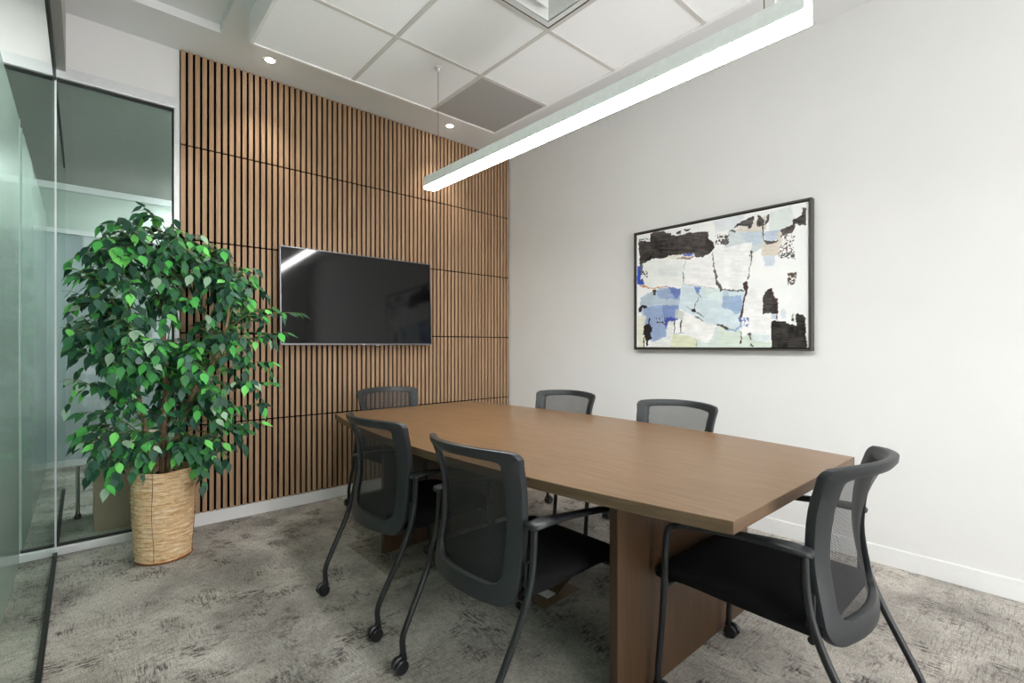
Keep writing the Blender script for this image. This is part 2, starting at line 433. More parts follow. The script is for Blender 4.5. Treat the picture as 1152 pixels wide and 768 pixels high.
obj('grille_plate', B(-.288, .288, -.288, .288, 0, .008), M['grille'], gr)
bm = bmesh.new()
for a in ((-.293,.293,.285,.293),(-.293,.293,-.293,-.285),(-.293,-.285,-.285,.285),(.285,.293,-.285,.285)): box(bm, *a, -.001, .012)
obj('grille_frame', bm, M['tbar'], gr)
df = thing('air_diffuser', 'white square louvred supply air diffuser in the tiled ceiling at the top edge', 'air vent', ((XL[1]+XL[2])/2, (YL[2]+YL[3])/2, ZC))
bm = bmesh.new()
def sqring(bm, s0, z0, s1, z1, th=.003):
    r = []
    for s, z in ((s0,z0),(s1,z1),(s1,z1+th),(s0,z0+th)):
        r.append([bm.verts.new((a*s, b*s, z)) for a, b in ((-1,-1),(1,-1),(1,1),(-1,1))])
    for i in range(4):
        r0, r1 = r[i], r[(i+1)%4]
        for k in range(4): bm.faces.new((r0[k], r0[(k+1)%4], r1[(k+1)%4], r1[k]))
obj('dark_gap', (lambda b: (sqring(b, .290, .0, .278, .001), b)[1])(bmesh.new()), M['brownmetal'], df)  # brown ring painted in for the shadow gap round the diffuser frame
sqring(bm, .279, -.003, .250, -.003)
obj('diffuser_frame', bm, M['diff'], df)
for a, b_, z in ((.244,.185,.055),(.172,.115,.055),(.102,.05,.05)):
    b2 = bmesh.new(); sqring(b2, a, -.002, b_, z); obj('louvre', b2, M['diff'], df)
obj('plenum', B(-.25, .25, -.25, .25, .075, .085), M['greytrim'], df)

# downlights
for k, (x, y) in enumerate([(.94, 3.53), (2.40, 3.55)]):
    d = thing('downlight', ['small round recessed downlight above the upper left of the slatted wall', 'small round recessed downlight near the far end of the pendant lamp'][k], 'downlight', (x, y, H), 0, 'downlights over the slatted wall')
    obj('trim_ring', lathe(bmesh.new(), [(.042,0),(.044,-.004),(.03,-.006),(.026,-.002)], 28), M['trimw'], d, 40)
    obj('lens', lathe(bmesh.new(), [(.020,-.0065),(.020,-.010),(.012,-.012)], 20), M['spot'], d, 40)
    L = bpy.data.lights.new('downlight_beam', 'SPOT'); L.energy = 13; L.spot_size = R(95); L.spot_blend = .9; L.shadow_soft_size = .02; L.color = (1,.93,.82)
    lo = bpy.data.objects.new('downlight_beam', L); C.objects.link(lo); lo.parent = d; lo.location = (0,0,-.02)

# ------------------------------------------------------------------ linear pendant
PX0, PX1, PY0, PY1, PZ = 1.632, 1.71, .52, 2.71, 2.20
pd = thing('linear_pendant_light', 'long white linear pendant lamp hanging above the meeting table', 'pendant light', ((PX0+PX1)/2, (PY0+PY1)/2, PZ))
hw = (PX1-PX0)/2; hl = (PY1-PY0)/2
obj('housing', B(-hw, hw, -hl, hl, .016, .075, bev=.002), M['white_plastic'], pd)
obj('light_diffuser', B(-hw+.001, hw-.001, -hl+.001, hl-.001, 0, .016, bev=.002), M['led'], pd)
for y in (PY1-.11, PY0+.13):
    bm = bmesh.new(); yy = y-(PY0+PY1)/2
    tube(bm, [(0, yy, .075), (0, yy, ZC-PZ-.004)], .0016, 8); obj('suspension_cable', bm, M['brownmetal'], pd)
    bm = bmesh.new(); lathe(bm, [(.004,-.03),(.010,-.022),(.012,-.012),(.024,-.008),(.024,0)], 20, c=(0, yy, ZC-PZ-.003)); obj('canopy', bm, M['tbar'], pd, 40)
bm = bmesh.new(); yy = PY0+.10-(PY0+PY1)/2
tube(bm, spline([(.01, yy, .075), (.012, yy, .4), (.0, yy+.02, ZC-PZ-.01)], 6), .003, 8); obj('power_cord', bm, M['white_plastic'], pd)

# ------------------------------------------------------------------ television
tv = thing('television', 'large black flat screen television mounted on the slatted wood wall', 'television', (1.675, 3.70, 1.56)); tv.rotation_euler = (-R(1.9), 0, 0)
hw, hh = .625, .357
obj('screen', B(-hw+.008, hw-.008, -.006, 0, -hh+.012, hh-.008), M['screen'], tv)
bm = bmesh.new()
for a in ((-hw,hw,hh-.008,hh),(-hw,hw,-hh,-hh+.012),(-hw,-hw+.008,-hh+.012,hh-.008),(hw-.008,hw,-hh+.012,hh-.008)):
    box(bm, a[0], a[1], -.009, .02, a[2], a[3])
obj('bezel', bm, M['tvframe'], tv)
bm = B(-hw+.006, hw-.006, .0, .016, -hh+.006, hh-.006); box(bm, -.42, .42, .016, .04, -.27, .2, bev=.008); obj('back_shell', bm, M['tvback'], tv)
bm = B(-.22, .22, .04, .072, -.16, .16, bev=.003); obj('wall_mount', bm, M['tvback'], tv)
obj('logo_badge', B(-.018, .006, -.011, -.008, -hh+.002, -hh+.009), M['chrome'], tv)
obj('indicator', B(.10, .135, -.010, -.008, -hh-.004, -hh+.001), M['chrome'], tv)

# ------------------------------------------------------------------ abstract picture
def Ppx(Xv, Yv, Zv):
    th = R(41.357); d = Xv*math.sin(th)+Yv*math.cos(th); l = Xv*math.cos(th)-Yv*math.sin(th)
    return CX+F*l/d, HY-F*(Zv-1.2)/d
PYa, PYb, PZa, PZb = .995, 2.24, 1.167, 2.082     # picture outer size on the right wall, front at x = 3.255
pic = thing('abstract_painting', 'framed abstract painting in black, white and pale blue on the white wall', 'painting', (WX, (PYa+PYb)/2, (PZa+PZb)/2))
cy, cz = (PYa+PYb)/2, (PZa+PZb)/2; hy, hz = (PYb-PYa)/2, (PZb-PZa)/2
bm = bmesh.new()
for a in ((-hy,hy,hz-.012,hz),(-hy,hy,-hz,-hz+.012),(-hy,-hy+.012,-hz+.012,hz-.012),(hy-.012,hy,-hz+.012,hz-.012)):
    box(bm, -.052, -.002, a[0], a[1], a[2], a[3], bev=.0015)
obj('picture_frame', bm, M['picframe'], pic)
bm = bmesh.new()
for a in ((-hy+.012,hy-.012,hz-.020,hz-.012),(-hy+.012,hy-.012,-hz+.012,-hz+.020),(-hy+.012,-hy+.020,-hz+.020,hz-.020),(hy-.020,hy-.012,-hz+.020,hz-.020)):
    box(bm, -.022, -.002, *a)
obj('shadow_gap', bm, M['gasket'], pic)
def vnoise(x, y, s, seed):
    rs = np.random.RandomState(seed); G = rs.rand(64, 64)
    x = x/s; y = y/s; xi = np.floor(x).astype(int); yi = np.floor(y).astype(int); fx = x-xi; fy = y-yi
    fx = fx*fx*(3-2*fx); fy = fy*fy*(3-2*fy); a = xi % 64; b = yi % 64; a1 = (a+1) % 64; b1 = (b+1) % 64
    return (G[a,b]*(1-fx)+G[a1,b]*fx)*(1-fy)+(G[a,b1]*(1-fx)+G[a1,b1]*fx)*fy
NU, NV = 330, 240; iy, iz = hy-.020, hz-.020
U, V = np.meshgrid(np.linspace(0, 1, NU), np.linspace(0, 1, NV))     # u to the right as seen, v upward
th = R(41.357); Yw = cy+iy-U*2*iy; Zw = cz-iz+V*2*iz; Xw = WX-.042
D_ = Xw*math.sin(th)+Yw*math.cos(th); Lw = Xw*math.cos(th)-Yw*math.sin(th)
px0 = CX+F*Lw/D_; py0 = HY-F*(Zw-1.2)/D_
ux, uy = px0, py0
px = px0 + (vnoise(ux, uy, 7, 1)-.5)*2.2 + (vnoise(ux, uy, 1.6, 2)-.5)*1.4
py = py0 + (vnoise(ux, uy, 6, 3)-.5)*2.2 + (vnoise(ux, uy, 1.5, 4)-.5)*1.4
col = np.zeros((NV, NU, 3)); 
def L3(c): return np.array(lin(c)[:3])
n1 = vnoise(ux, uy, 14, 5); n2 = vnoise(ux, uy, 3, 6); n3 = vnoise(ux*.25+uy*.05, uy*1.6, 2.2, 8)**2*.6+vnoise(ux, uy, 9, 14)**2*.5
col[:] = L3((242,243,243)); col += ((n1-.5)*.06 + (n2-.5)*.015)[..., None]*np.array([1.15,.95,.75])
def conv(src, p):
    x, y = p
    if src == 7: return 690+x/3.492, 200+y/3.492
    if src == 3: return 710+x/7.68, 220+y/7.68
    if src == 4: return 810+x/7.68, 215+y/7.68
    if src == 5: return 710+x/8.08, 305+y/8.08
    if src == 6: return 810+x/8.08, 305+y/8.08
def inpoly(pts):
    m = np.zeros(px.shape, bool); n = len(pts)
    for i in range(n):
        x0, y0 = pts[i]; x1, y1 = pts[(i+1) % n]
        if y0 == y1: continue
        c = ((y0 > py) != (y1 > py)) & (px < (x1-x0)*(py-y0)/(y1-y0)+x0); m ^= c
    return m
def poly(c, src, pts, al=1., tex=.04):
    m = inpoly([conv(src, p) for p in pts]); cc = L3(c)*(1+((n2-.5)*2*tex+(n1-.5)*tex+(n3-.5)*tex*6)[..., None])
    col[m] = col[m]*(1-al)+cc[m]*al
def line(c, src, pts, w, al=1.):
    q = [conv(src, p) for p in pts]; cc = L3(c)
    ww = w if isinstance(w, (list, tuple)) else [w]*len(q)
    for i in range(len(q)-1):
        (x0, y0), (x1, y1) = q[i], q[i+1]; dx, dy = x1-x0, y1-y0; L_ = dx*dx+dy*dy+1e-9
        t = np.clip(((px-x0)*dx+(py-y0)*dy)/L_, 0, 1); d = np.hypot(px-x0-t*dx, py-y0-t*dy)
        m = d < (ww[i]*(1-t)+ww[i+1]*t)/2*(.6+.8*n2); col[m] = col[m]*(1-al)+cc*al
def specks(c, src, x0, y0, x1, y1, th_, al=1., s=1.3, seed=9):
    a, b = conv(src, (x0, y0)); c2, d = conv(src, (x1, y1)); nn = vnoise(ux, uy, s, seed)
    m = (px > a) & (px < c2) & (py > b) & (py < d) & (nn > th_); col[m] = col[m]*(1-al)+L3(c)*al
DK, DK2 = (80,75,73), (94,89,88)
poly((222,229,236), 7, [(390,150),(540,110),(480,200),(400,215)], .6)
poly((205,216,220), 7, [(455,205),(590,200),(600,265),(540,300),(430,290)], .8)
poly((190,206,226), 7, [(500,215),(590,205),(580,262),(520,262)], .6)
poly((214,226,222), 7, [(610,140),(700,110),(720,180),(620,230)], .6)
poly((186,200,222), 7, [(595,215),(660,200),(650,245),(600,248)], .8)
poly((224,214,200), 7, [(585,255),(655,250),(655,305),(585,305)], .9)
poly((224,214,200), 7, [(640,215),(665,205),(660,260),(640,262)], .8)
poly((200,214,230), 7, [(588,305),(635,305),(630,345),(595,345)], .7)
poly((224,216,204), 7, [(475,205),(545,170),(600,145),(605,205),(560,212),(480,212)], .8)
poly((206,216,224), 7, [(170,345),(275,345),(275,385),(180,385)], .5)
poly((232,236,230), 7, [(110,325),(280,325),(275,425),(115,425)], .5)
# blues lower left
poly((184,200,214), 7, [(105,470),(180,432),(265,432),(255,520),(230,590),(210,650),(150,660),(110,560)], .95)
poly((150,168,206), 7, [(170,440),(265,432),(258,475),(175,475)], .8)
poly((136,158,204), 7, [(115,505),(200,500),(205,555),(230,560),(205,640),(150,640),(120,560)], .7)
poly((110,134,196), 7, [(195,500),(255,500),(250,552),(200,556)], .8)
poly((96,116,190), 5, [(345,150),(445,155),(440,215),(400,240),(360,200)], .8)
poly((60,76,176), 5, [(330,410),(440,425),(430,445),(340,445),(320,520),(300,440)], .9)
poly((200,206,200), 5, [(400,340),(505,375),(470,440),(400,430)], .8)
# aqua field
poly((212,227,234), 5, [(465,110),(600,140),(640,150),(840,170),(889,165),(889,530),(760,495),(640,450),(540,385),(430,340)], .95)
poly((212,227,234), 6, [(0,165),(215,180),(215,370),(180,500),(120,540),(0,500)], .95)
poly((218,233,228), 5, [(640,150),(840,170),(830,260),(700,260)], .7)
poly((150,176,214), 6, [(30,230),(190,215),(205,370),(140,385),(90,355),(20,330)], .85)
poly((112,140,204), 5, [(575,140),(640,148),(620,190),(590,185)], .95)
poly((170,192,214), 5, [(840,180),(889,180),(889,350),(835,330)], .5)
# white strip and bottom greens
poly((244,244,243), 5, [(500,370),(640,450),(770,500),(740,640),(690,650),(540,600),(450,560),(470,440)], 1)
poly((214,226,222), 5, [(770,495),(889,530),(889,695),(590,695),(600,625),(700,655),(740,600)], .95)
poly((214,226,214), 6, [(0,510),(180,520),(190,600),(280,570),(460,640),(460,700),(0,700)], .95)
poly((222,225,196), 5, [(375,570),(590,600),(590,692),(355,692)], 1)
poly((228,228,206), 5, [(60,400),(130,410),(125,690),(60,690)], .9)
poly((234,235,232), 5, [(340,450),(390,450),(360,600),(355,690),(170,690),(160,655),(310,600)], .95)
# white panes
poly((246,246,246), 7, [(285,325),(385,300),(395,350),(420,438),(285,418)], .9)
poly((246,246,246), 7, [(390,285),(545,250),(540,300),(520,440),(430,438),(400,350)], .9)
poly((246,246,246), 6, [(240,170),(300,150),(390,250),(388,378),(225,372)], 1)
poly((246,246,246), 6, [(265,385),(470,390),(465,560),(440,640),(310,630),(280,480)], .95)
poly((218,230,232), 6, [(300,570),(460,575),(450,640),(310,630)], .8)
# darks
poly(DK, 3, [(70,400),(160,395),(165,325),(215,315),(245,308),(290,305),(300,322),(345,330),(345,345),(430,338),(520,315),(665,318),(670,380),(722,400),(715,450),(690,490),(640,520),(625,535),(545,530),(550,495),(450,500),(280,540),(180,550),(95,580),(70,610)], 1, .22)
poly((232,228,220), 3, [(275,540),(330,520),(420,508),(500,520),(545,530),(500,548),(380,552)], 1)
poly((146,116,96), 3, [(385,545),(440,525),(540,530),(500,548)], .9)
poly((70,90,186), 3, [(445,505),(500,495),(545,505),(530,520),(460,520)], .9)
poly(DK, 3, [(390,312),(430,300),(432,330),(395,330)]); poly(DK, 3, [(445,290),(520,285),(490,308),(460,308)])
line(DK, 3, [(75,388),(140,378)], 1.2)
specks(DK, 3, 730, 330, 845, 430, .52)
poly(DK2, 4, [(120,318),(165,270),(280,210),(290,225),(275,300),(240,330),(235,295),(170,300)], 1, .2)
poly(DK2, 4, [(320,190),(385,250),(390,290),(360,300),(320,310)], 1, .2)
poly(DK2, 4, [(405,200),(422,200),(420,270),(400,295),(392,280)], 1)
line(DK2, 4, [(95,345),(130,345)], 2.2); poly(DK2, 4, [(0,430),(50,400),(70,380),(60,460),(0,465)], .9)
line(DK2, 4, [(360,260),(378,330),(378,430)], [3,2,1.2])
poly(DK2, 4, [(375,425),(440,430),(510,436),(440,458),(400,455)], 1)
poly(DK2, 4, [(525,325),(610,300),(635,280),(630,240),(700,215),(708,150),(745,145),(745,295),(700,290),(660,280),(640,340),(610,370),(535,375)], 1, .22)
specks((120,96,84), 4, 520, 370, 640, 580, .62); specks(DK2, 4, 505, 520, 645, 580, .45)
specks(DK2, 4, 585, 710, 650, 768, .5); specks((92,80,72), 6, 615, 15, 690, 125, .42, seed=12)
line(DK2, 3, [(700,490),(720,620),(745,768)], [.8,1.6,2.2]); line(DK2, 5, [(755,0),(780,90),(820,175)], [1.5,2.5,3])
line(DK2, 5, [(480,108),(575,130),(700,150),(840,165)], .5, .8); line(DK2, 6, [(20,168),(215,180)], 1.3)
line(DK2, 4, [(275,515),(262,640),(245,768)], [3,.6,.6]); line(DK2, 6, [(260,20),(250,110)], .7)
poly((72,56,54), 6, [(210,110),(250,95),(258,150),(235,185),(212,165)], 1)
line((72,56,54), 6, [(235,180),(218,260),(205,340),(200,400),(180,480),(190,520)], [2.5,2.2,3.2,2.6,1,1])
line((72,56,54), 6, [(187,540),(188,655)], [1,1.8])
poly(DK, 6, [(400,190),(430,158),(468,155),(490,220),(520,280),(522,385),(392,378),(390,250)], 1, .22)
line((110,70,60), 6, [(470,160),(500,240),(522,290),(522,380)], .7)
line(DK2, 6, [(390,380),(522,385)], .8); line(DK2, 6, [(518,385),(518,445)], 1.4)
poly((196,208,224), 6, [(475,390),(512,390),(508,445),(475,445)], .9); poly((206,218,232), 6, [(545,360),(600,350),(600,430),(560,440)], .6)
poly((60,57,54), 6, [(470,460),(540,450),(620,470),(660,480),(690,470),(690,380),(760,400),(780,425),(785,705),(465,705)], 1, .25)
poly((236,236,232), 6, [(650,385),(690,378),(690,495),(665,480),(655,440)], 1)
line(DK, 6, [(662,402),(663,404)], 2.4); line(DK, 6, [(664,438),(665,440)], 2.6)
poly((44,40,38), 5, [(118,500),(165,480),(190,520),(170,560),(185,610),(150,640),(155,680),(140,680),(125,600),(110,560)], 1)
line((44,40,38), 5, [(165,430),(160,520)], 1.4); line((44,40,38), 5, [(112,610),(112,690)], 1.4)
poly((44,40,38), 5, [(58,350),(95,310),(140,312),(140,328),(105,335),(85,375),(60,372)], 1)
specks(DK, 5, 180, 400, 330, 500, .74); line(DK, 5, [(215,170),(212,210)], 2.6)
line(DK, 5, [(400,445),(385,560)], [1.8,.9]); line(DK, 5, [(458,445),(440,560)], [1.8,.9]); line((130,140,170), 5, [(370,568),(475,560)], .8)
line(DK, 5, [(598,190),(640,235)], 1); line(DK, 5, [(608,235),(578,335)], .9); poly((50,47,44), 5, [(545,345),(590,330),(600,365),(560,360)], 1)
line(DK, 5, [(590,365),(660,410)], 1); line((60,58,54), 5, [(590,415),(650,450)], 1.4); line(DK, 5, [(500,325),(545,345)], .5)
line(DK, 5, [(765,490),(830,500),(889,525)], [1.4,1.8,1]); line(DK, 6, [(0,497),(70,525)], 1.6)
line((150,176,214), 6, [(80,535),(140,540),(180,500)], 2.2); specks((112,134,190), 6, 175, 420, 260, 500, .5)
poly((56,80,186), 3, [(50,610),(75,600),(80,720),(115,740),(115,768),(50,768)], .95); poly((50,84,196), 5, [(55,0),(85,0),(90,75),(125,100),(60,110)], .95)
poly(DK, 3, [(75,600),(95,590),(95,690),(78,690)], .9); specks(DK2, 5, 95, 0, 150, 95, .62)
poly((208,142,84), 5, [(80,128),(130,125),(170,145),(165,155),(110,150)], .95); line((208,142,84), 5, [(170,150),(335,140)], 1.3, .9)
line(DK2, 6, [(265,575),(285,575)], 2.2); line(DK2, 6, [(280,575),(280,630)], 1.6); line(DK2, 6, [(272,665),(290,672)], 1.6)
line(DK2, 3, [(470,560),(455,750)], .6, .8); line(DK2, 5, [(590,605),(592,690)], .6, .7); line(DK2, 5, [(480,0),(475,90)], .6, .7)
col = np.clip(col, .01, .95)
me = bpy.data.meshes.new('canvas')
verts = [(-.042, cyv-cy, czv-cz) for cyv, czv in zip(Yw.ravel(), Zw.ravel())]
faces = [(j*NU+i, (j+1)*NU+i, (j+1)*NU+i+1, j*NU+i+1) for j in range(NV-1) for i in range(NU-1)]
k0 = len(verts)
for (a, b_) in ((0,0),(NU-1,0),(NU-1,NV-1),(0,NV-1)):
    v = verts[b_*NU+a]; verts.append((-.006, v[1], v[2]))
faces += [(k0,k0+1,k0+2,k0+3)]
me.from_pydata(verts, [], faces)
ca = me.color_attributes.new('col', 'FLOAT_COLOR', 'POINT')
buf = np.ones((len(verts), 4), np.float32); buf[:NU*NV, :3] = col.reshape(-1, 3); ca.data.foreach_set('color', buf.ravel())
me.materials.append(M['paint']); me.update()
cv = bpy.data.objects.new('canvas', me); C.objects.link(cv); cv.parent = pic

# ------------------------------------------------------------------ table
TXC, TY0, TY1 = 1.79, .56, 3.19
tb = thing('conference_table', 'long walnut boat-shaped conference table on two wooden slab legs', 'table', (TXC, (TY0+TY1)/2, 0))
def halfw(t): return .543+.145*(1-(2*t-1)**2)
N = 40; hl = (TY1-TY0)/2
ol = [(-halfw(i/N), -hl+2*hl*i/N) for i in range(N+1)] + [(halfw(1-i/N), hl-2*hl*i/N) for i in range(N+1)]
bm = bmesh.new()
zt, zb = .75, .714
def inset(o, d):
    return [(x-math.copysign(d, x), y-(d if abs(y-hl) < 1e-6 else (-d if abs(y+hl) < 1e-6 else 0))) for x, y in o]
rings = [[bm.verts.new((x, y, z)) for x, y in o] for o, z in ((inset(ol,.0015), zb), (ol, zb+.0015), (ol, zt-.0015), (inset(ol,.0015), zt))]
n = len(ol)
for r0, r1 in zip(rings, rings[1:]):
    for k in range(n):
        f = bm.faces.new((r0[k], r0[(k+1)%n], r1[(k+1)%n], r1[k])); f.material_index = 1
# split top in strips
for r_ in (rings[0], rings[-1]):
    for i in range(N):
        bm.faces.new((r_[i], r_[i+1], r_[2*N-i], r_[2*N+1-i]))
obj('tabletop', bm, [M['table'], M['tedge']], tb)
for yc in (.975, 2.61):
    obj('slab_leg', B(1.30-TXC, 2.28-TXC, yc-.016-(TY0+TY1)/2, yc+.016-(TY0+TY1)/2, 0, .7135, bev=.0015), M['tbase'], tb)
obj('stretcher', B(-.015, .015, .992-1.875, 2.593-1.875, .50, .70), M['tbase'], tb)

# floor outlet
fb = thing('floor_outlet_box', 'bronze floor outlet box with open lid under the table', 'floor outlet', (1.70, 1.66, 0), R(3))
obj('cover_plate', B(-.13, .13, -.09, .09, 0, .006, bev=.002), M['brass'], fb)
obj('socket_insert', B(-.06, .00, -.045, .02, .006, .012, bev=.002), M['white_plastic'], fb)
obj('lid', (lambda b: (bmesh.ops.rotate(b, cent=(.02,0,.006), matrix=Matrix.Rotation(-R(25), 3, 'Y'), verts=b.verts), b)[1])(B(.02, .11, -.05, .05, .006, .011, bev=.001)), M['brass'], fb)

# ------------------------------------------------------------------ chairs
def prof_y(z):       # backrest side profile (y backwards negative)
    zs = [.36,.42,.50,.58,.66,.72,.78,.83,.875]; ys = [-.160,-.148,-.130,-.115,-.112,-.118,-.132,-.152,-.176]
    return float(np.interp(z, np.linspace(.36,.875,40), np.convolve(np.pad(np.interp(np.linspace(.36,.875,40), zs, ys), 3, mode='edge'), np.ones(7)/7, 'valid')))
def surf(x, z, off=0):
    bow = float(np.interp(z, [.36,.6,.875], [.060,.072,.098]))*(1-(x/.25)**2)
    return Vector((x, prof_y(z)-bow+off, z))
def halfback(z):
    return float(np.interp(z, [.36,.45,.55,.68,.80,.875], [.232,.232,.230,.230,.240,.249]))
def outline(ins_s, ins_t, ins_b, r_t, r_b, n=10):
    """closed outline of the backrest in (x, z), inset from the outer edge"""
    zt, zb = .868-ins_t, .372+ins_b; pts = []
    hb = halfback(zb)-ins_s; ht = halfback(zt)-ins_s
    for i in range(n+1):     # right bottom corner
        a = -math.pi/2+math.pi/2*i/n; pts.append((hb-r_b+r_b*math.cos(a), zb+r_b+r_b*math.sin(a)))
    for i in range(1, 12):
        z = zb+r_b+(zt-r_t-zb-r_b)*i/12; pts.append((halfback(z)-ins_s, z))
    for i in range(n+1):
        a = math.pi/2*i/n; pts.append((ht-r_t+r_t*math.cos(a), zt-r_t+r_t*math.sin(a)))
    for i in range(1, 12):
        x = (ht-r_t)*(1-i/6); pts.append((x, zt+.010*(1-(x/ht)**2)))
    for p in [(-x, z) for x, z in reversed(pts[:n+1+11+n+1])]: pts.append(p)
    for i in range(1, 8):
        x = -(hb-r_b)+2*(hb-r_b)*i/8; pts.append((x, zb))
    return pts
def make_chair(label):
    t = thing('conference_chair', label, 'chair', (0,0,0), 0, 'mesh-back chairs around the conference table')
    # backrest frame
    bm = bmesh.new()
    so = outline(0, 0, 0, .026, .058); si = outline(.056, .036, .060, .014, .045)
    def mixo(f): return [((a[0]*(1-f)+b[0]*f), (a[1]*(1-f)+b[1]*f)) for a, b in zip(so, si)]
    rings = []
    for f, off in ((0,-.008),(.04,-.015),(.5,-.019),(.96,-.014),(1,-.009),(1,.004),(.93,.009),(.5,.013),(.07,.011),(0,.006)):
        rings.append([bm.verts.new(surf(x, z, off)) for x, z in mixo(f)])
    m = len(so)
    for i in range(len(rings)):
        r0, r1 = rings[i], rings[(i+1) % len(rings)]
        for k in range(m): bm.faces.new((r0[k], r0[(k+1)%m], r1[(k+1)%m], r1[k]))
    fr = obj('backrest_frame', bm, M['plastic'], t, 35)
    # mesh panel
    bm = bmesh.new(); uvl = bm.loops.layers.uv.new('UVMap'); G = {}
    zs = np.linspace(.372+.058, .868-.030, 22)
    for j, z in enumerate(zs):
        hwid = halfback(z)-.052
        zb = .372+.062
        if z < zb+.06: hwid -= .042*(1-math.sqrt(max(0, 1-((zb+.06-z)/.064)**2)))
        for i in range(19):
            x = hwid*(-1+2*i/18); zz = z + (.008*(1-(x/hwid)**2) if j == 21 else 0)
            G[i,j] = bm.verts.new(surf(x, zz, .006))
    for j in range(21):
        for i in range(18):
            f = bm.faces.new((G[i,j], G[i+1,j], G[i+1,j+1], G[i,j+1]))
            for lp in f.loops: lp[uvl].uv = (lp.vert.co.x, lp.vert.co.z)
    obj('mesh_panel', bm, M['mesh'], t, 60)
    # seat cushion
    bm = bmesh.new(); nx, ny = 16, 18
    def seatp(u, v, top):
        # u -1..1 across, v 0..1 back to front
        y = -.165+.52*v; hwid = .245-.012*abs(2*v-1)**3
        e = (1-abs(u)**6)**.5 if abs(u) < 1 else 0
        ev = (1-abs(2*v-1)**8)**.5 if abs(2*v-1) < 1 else 0
        ft = (max(0, v-.72)/.28)**2*.035
        zc = .425-ft*.6
        hgt = .040*min(e, ev) if top else .042*min(e, ev)
        dish = -.008*(1-u*u)*math.sin(math.pi*v)
        return Vector((u*hwid, y, zc + (hgt+dish*min(e,ev) if top else -hgt*(1+.45*(1-v)))))
    T = {}; Bm = {}
    us = [math.sin(math.pi/2*(-1+2*i/nx)) for i in range(nx+1)]; vs = [.5+.5*math.sin(math.pi/2*(-1+2*j/ny)) for j in range(ny+1)]
    for i, u in enumerate(us):
        for j, v in enumerate(vs):
            T[i,j] = bm.verts.new(seatp(u, v, True))
            Bm[i,j] = T[i,j] if i in (0,nx) or j in (0,ny) else bm.verts.new(seatp(u, v, False))
    for i in range(nx):
        for j in range(ny):
            bm.faces.new((T[i,j],T[i+1,j],T[i+1,j+1],T[i,j+1]))
            if len({Bm[i,j],Bm[i+1,j],Bm[i+1,j+1],Bm[i,j+1]}) == 4:
                try: bm.faces.new((Bm[i,j+1],Bm[i+1,j+1],Bm[i+1,j],Bm[i,j]))
                except ValueError: pass
    obj('seat', bm, M['fabric'], t, 60)
    # under-seat pan and cross bar
    bm = bmesh.new(); box(bm, -.15, .15, -.08, .20, .362, .388, bev=.006)
    tube(bm, [(-.262,-.145,.40),(.262,-.145,.40)], .011, 10); tube(bm, [(-.262,.298,.385),(.262,.298,.385)], .011, 10)
    obj('seat_support', bm, M['tube'], t, 40)
    for s in (-1, 1):
        x = .268*s
        rear = spline([(x*.94,-.300,.068),(x*.94,-.300,.125),(x*.95,-.272,.185),(x*.98,-.195,.33),(x,-.155,.43),(x,-.135,.52),(x,-.128,.634)], 6)
        obj('leg', tube(bmesh.new(), rear, .0115, 12), M['tube'], t, 60)
        front = spline([(x*.99,.322,.068),(x*.99,.320,.12),(x,.306,.25),(x,.296,.40),(x,.290,.53),(x*.995,.278,.588),(x*.99,.235,.610)], 6)
        obj('leg', tube(bmesh.new(), front, .0115, 12), M['tube'], t, 60)
        # armrest: wide rear paddle narrowing forwards, sloping gently down
        bm = bmesh.new(); prev = None
        st_ = [(-.150,.634,.018,.006),(-.140,.638,.030,.009),(-.09,.640,.031,.010),(-.04,.638,.026,.010),(.02,.634,.019,.010),(.12,.625,.017,.010),(.22,.614,.016,.010),(.262,.604,.012,.008),(.272,.598,.006,.004)]
        for (y, z, w_, h_) in st_:
            ring = [bm.verts.new((x+w_*math.copysign(abs(math.cos(a))**.6, math.cos(a)), y, z+h_*math.copysign(abs(math.sin(a))**.7, math.sin(a)))) for a in [2*math.pi*(k+.5)/14 for k in range(14)]]
            if prev:
                for k in range(14): bm.faces.new((prev[k], prev[(k+1)%14], ring[(k+1)%14], ring[k]))
            else: bm.faces.new(ring)
            prev = ring
        bm.faces.new(prev); obj('armrest', bm, M['plastic'], t, 50)
        bm = B(x*.93-.006, x*.93+.006, -.150, -.128, .43, .52, bev=.003); box(bm, min(x*.86,x), max(x*.86,x), -.146, -.134, .44, .47)
        obj('back_bracket', bm, M['plastic'], t, 40)
        for (cx, cy_) in ((x*.94, -.300), (x*.99, .322)):
            bm = bmesh.new()
            lathe(bm, [(.0135,.052),(.0135,.066),(.009,.070)], 12, c=(cx, cy_, 0))
            # hood
            for k in range(1):
                pts = [(cx, cy_-.027*math.sin(a)*1.0-.012, .027+.027*math.cos(a)) for a in [R(-60+i*12) for i in range(13)]]
                tube(bm, pts, .0085, 8)
            c_ = obj('caster', bm, M['caster'], t, 40)
            for sx in (-1, 1):
                bm = lathe(bmesh.new(), [(.010,-.0085),(.022,-.0085),(.0255,-.006),(.0262,0),(.0255,.006),(.022,.0085),(.010,.0085)], 24, axis='X', c=(cx+sx*.0155, cy_-.012, .0265))
                obj('wheel', bm, M['caster'], c_, 35)
    return t
def copy_tree(o, parent=None):
    c = o.copy(); C.objects.link(c)
    if parent: c.parent = parent
    for ch in list(o.children): copy_tree(ch, c)
    return c
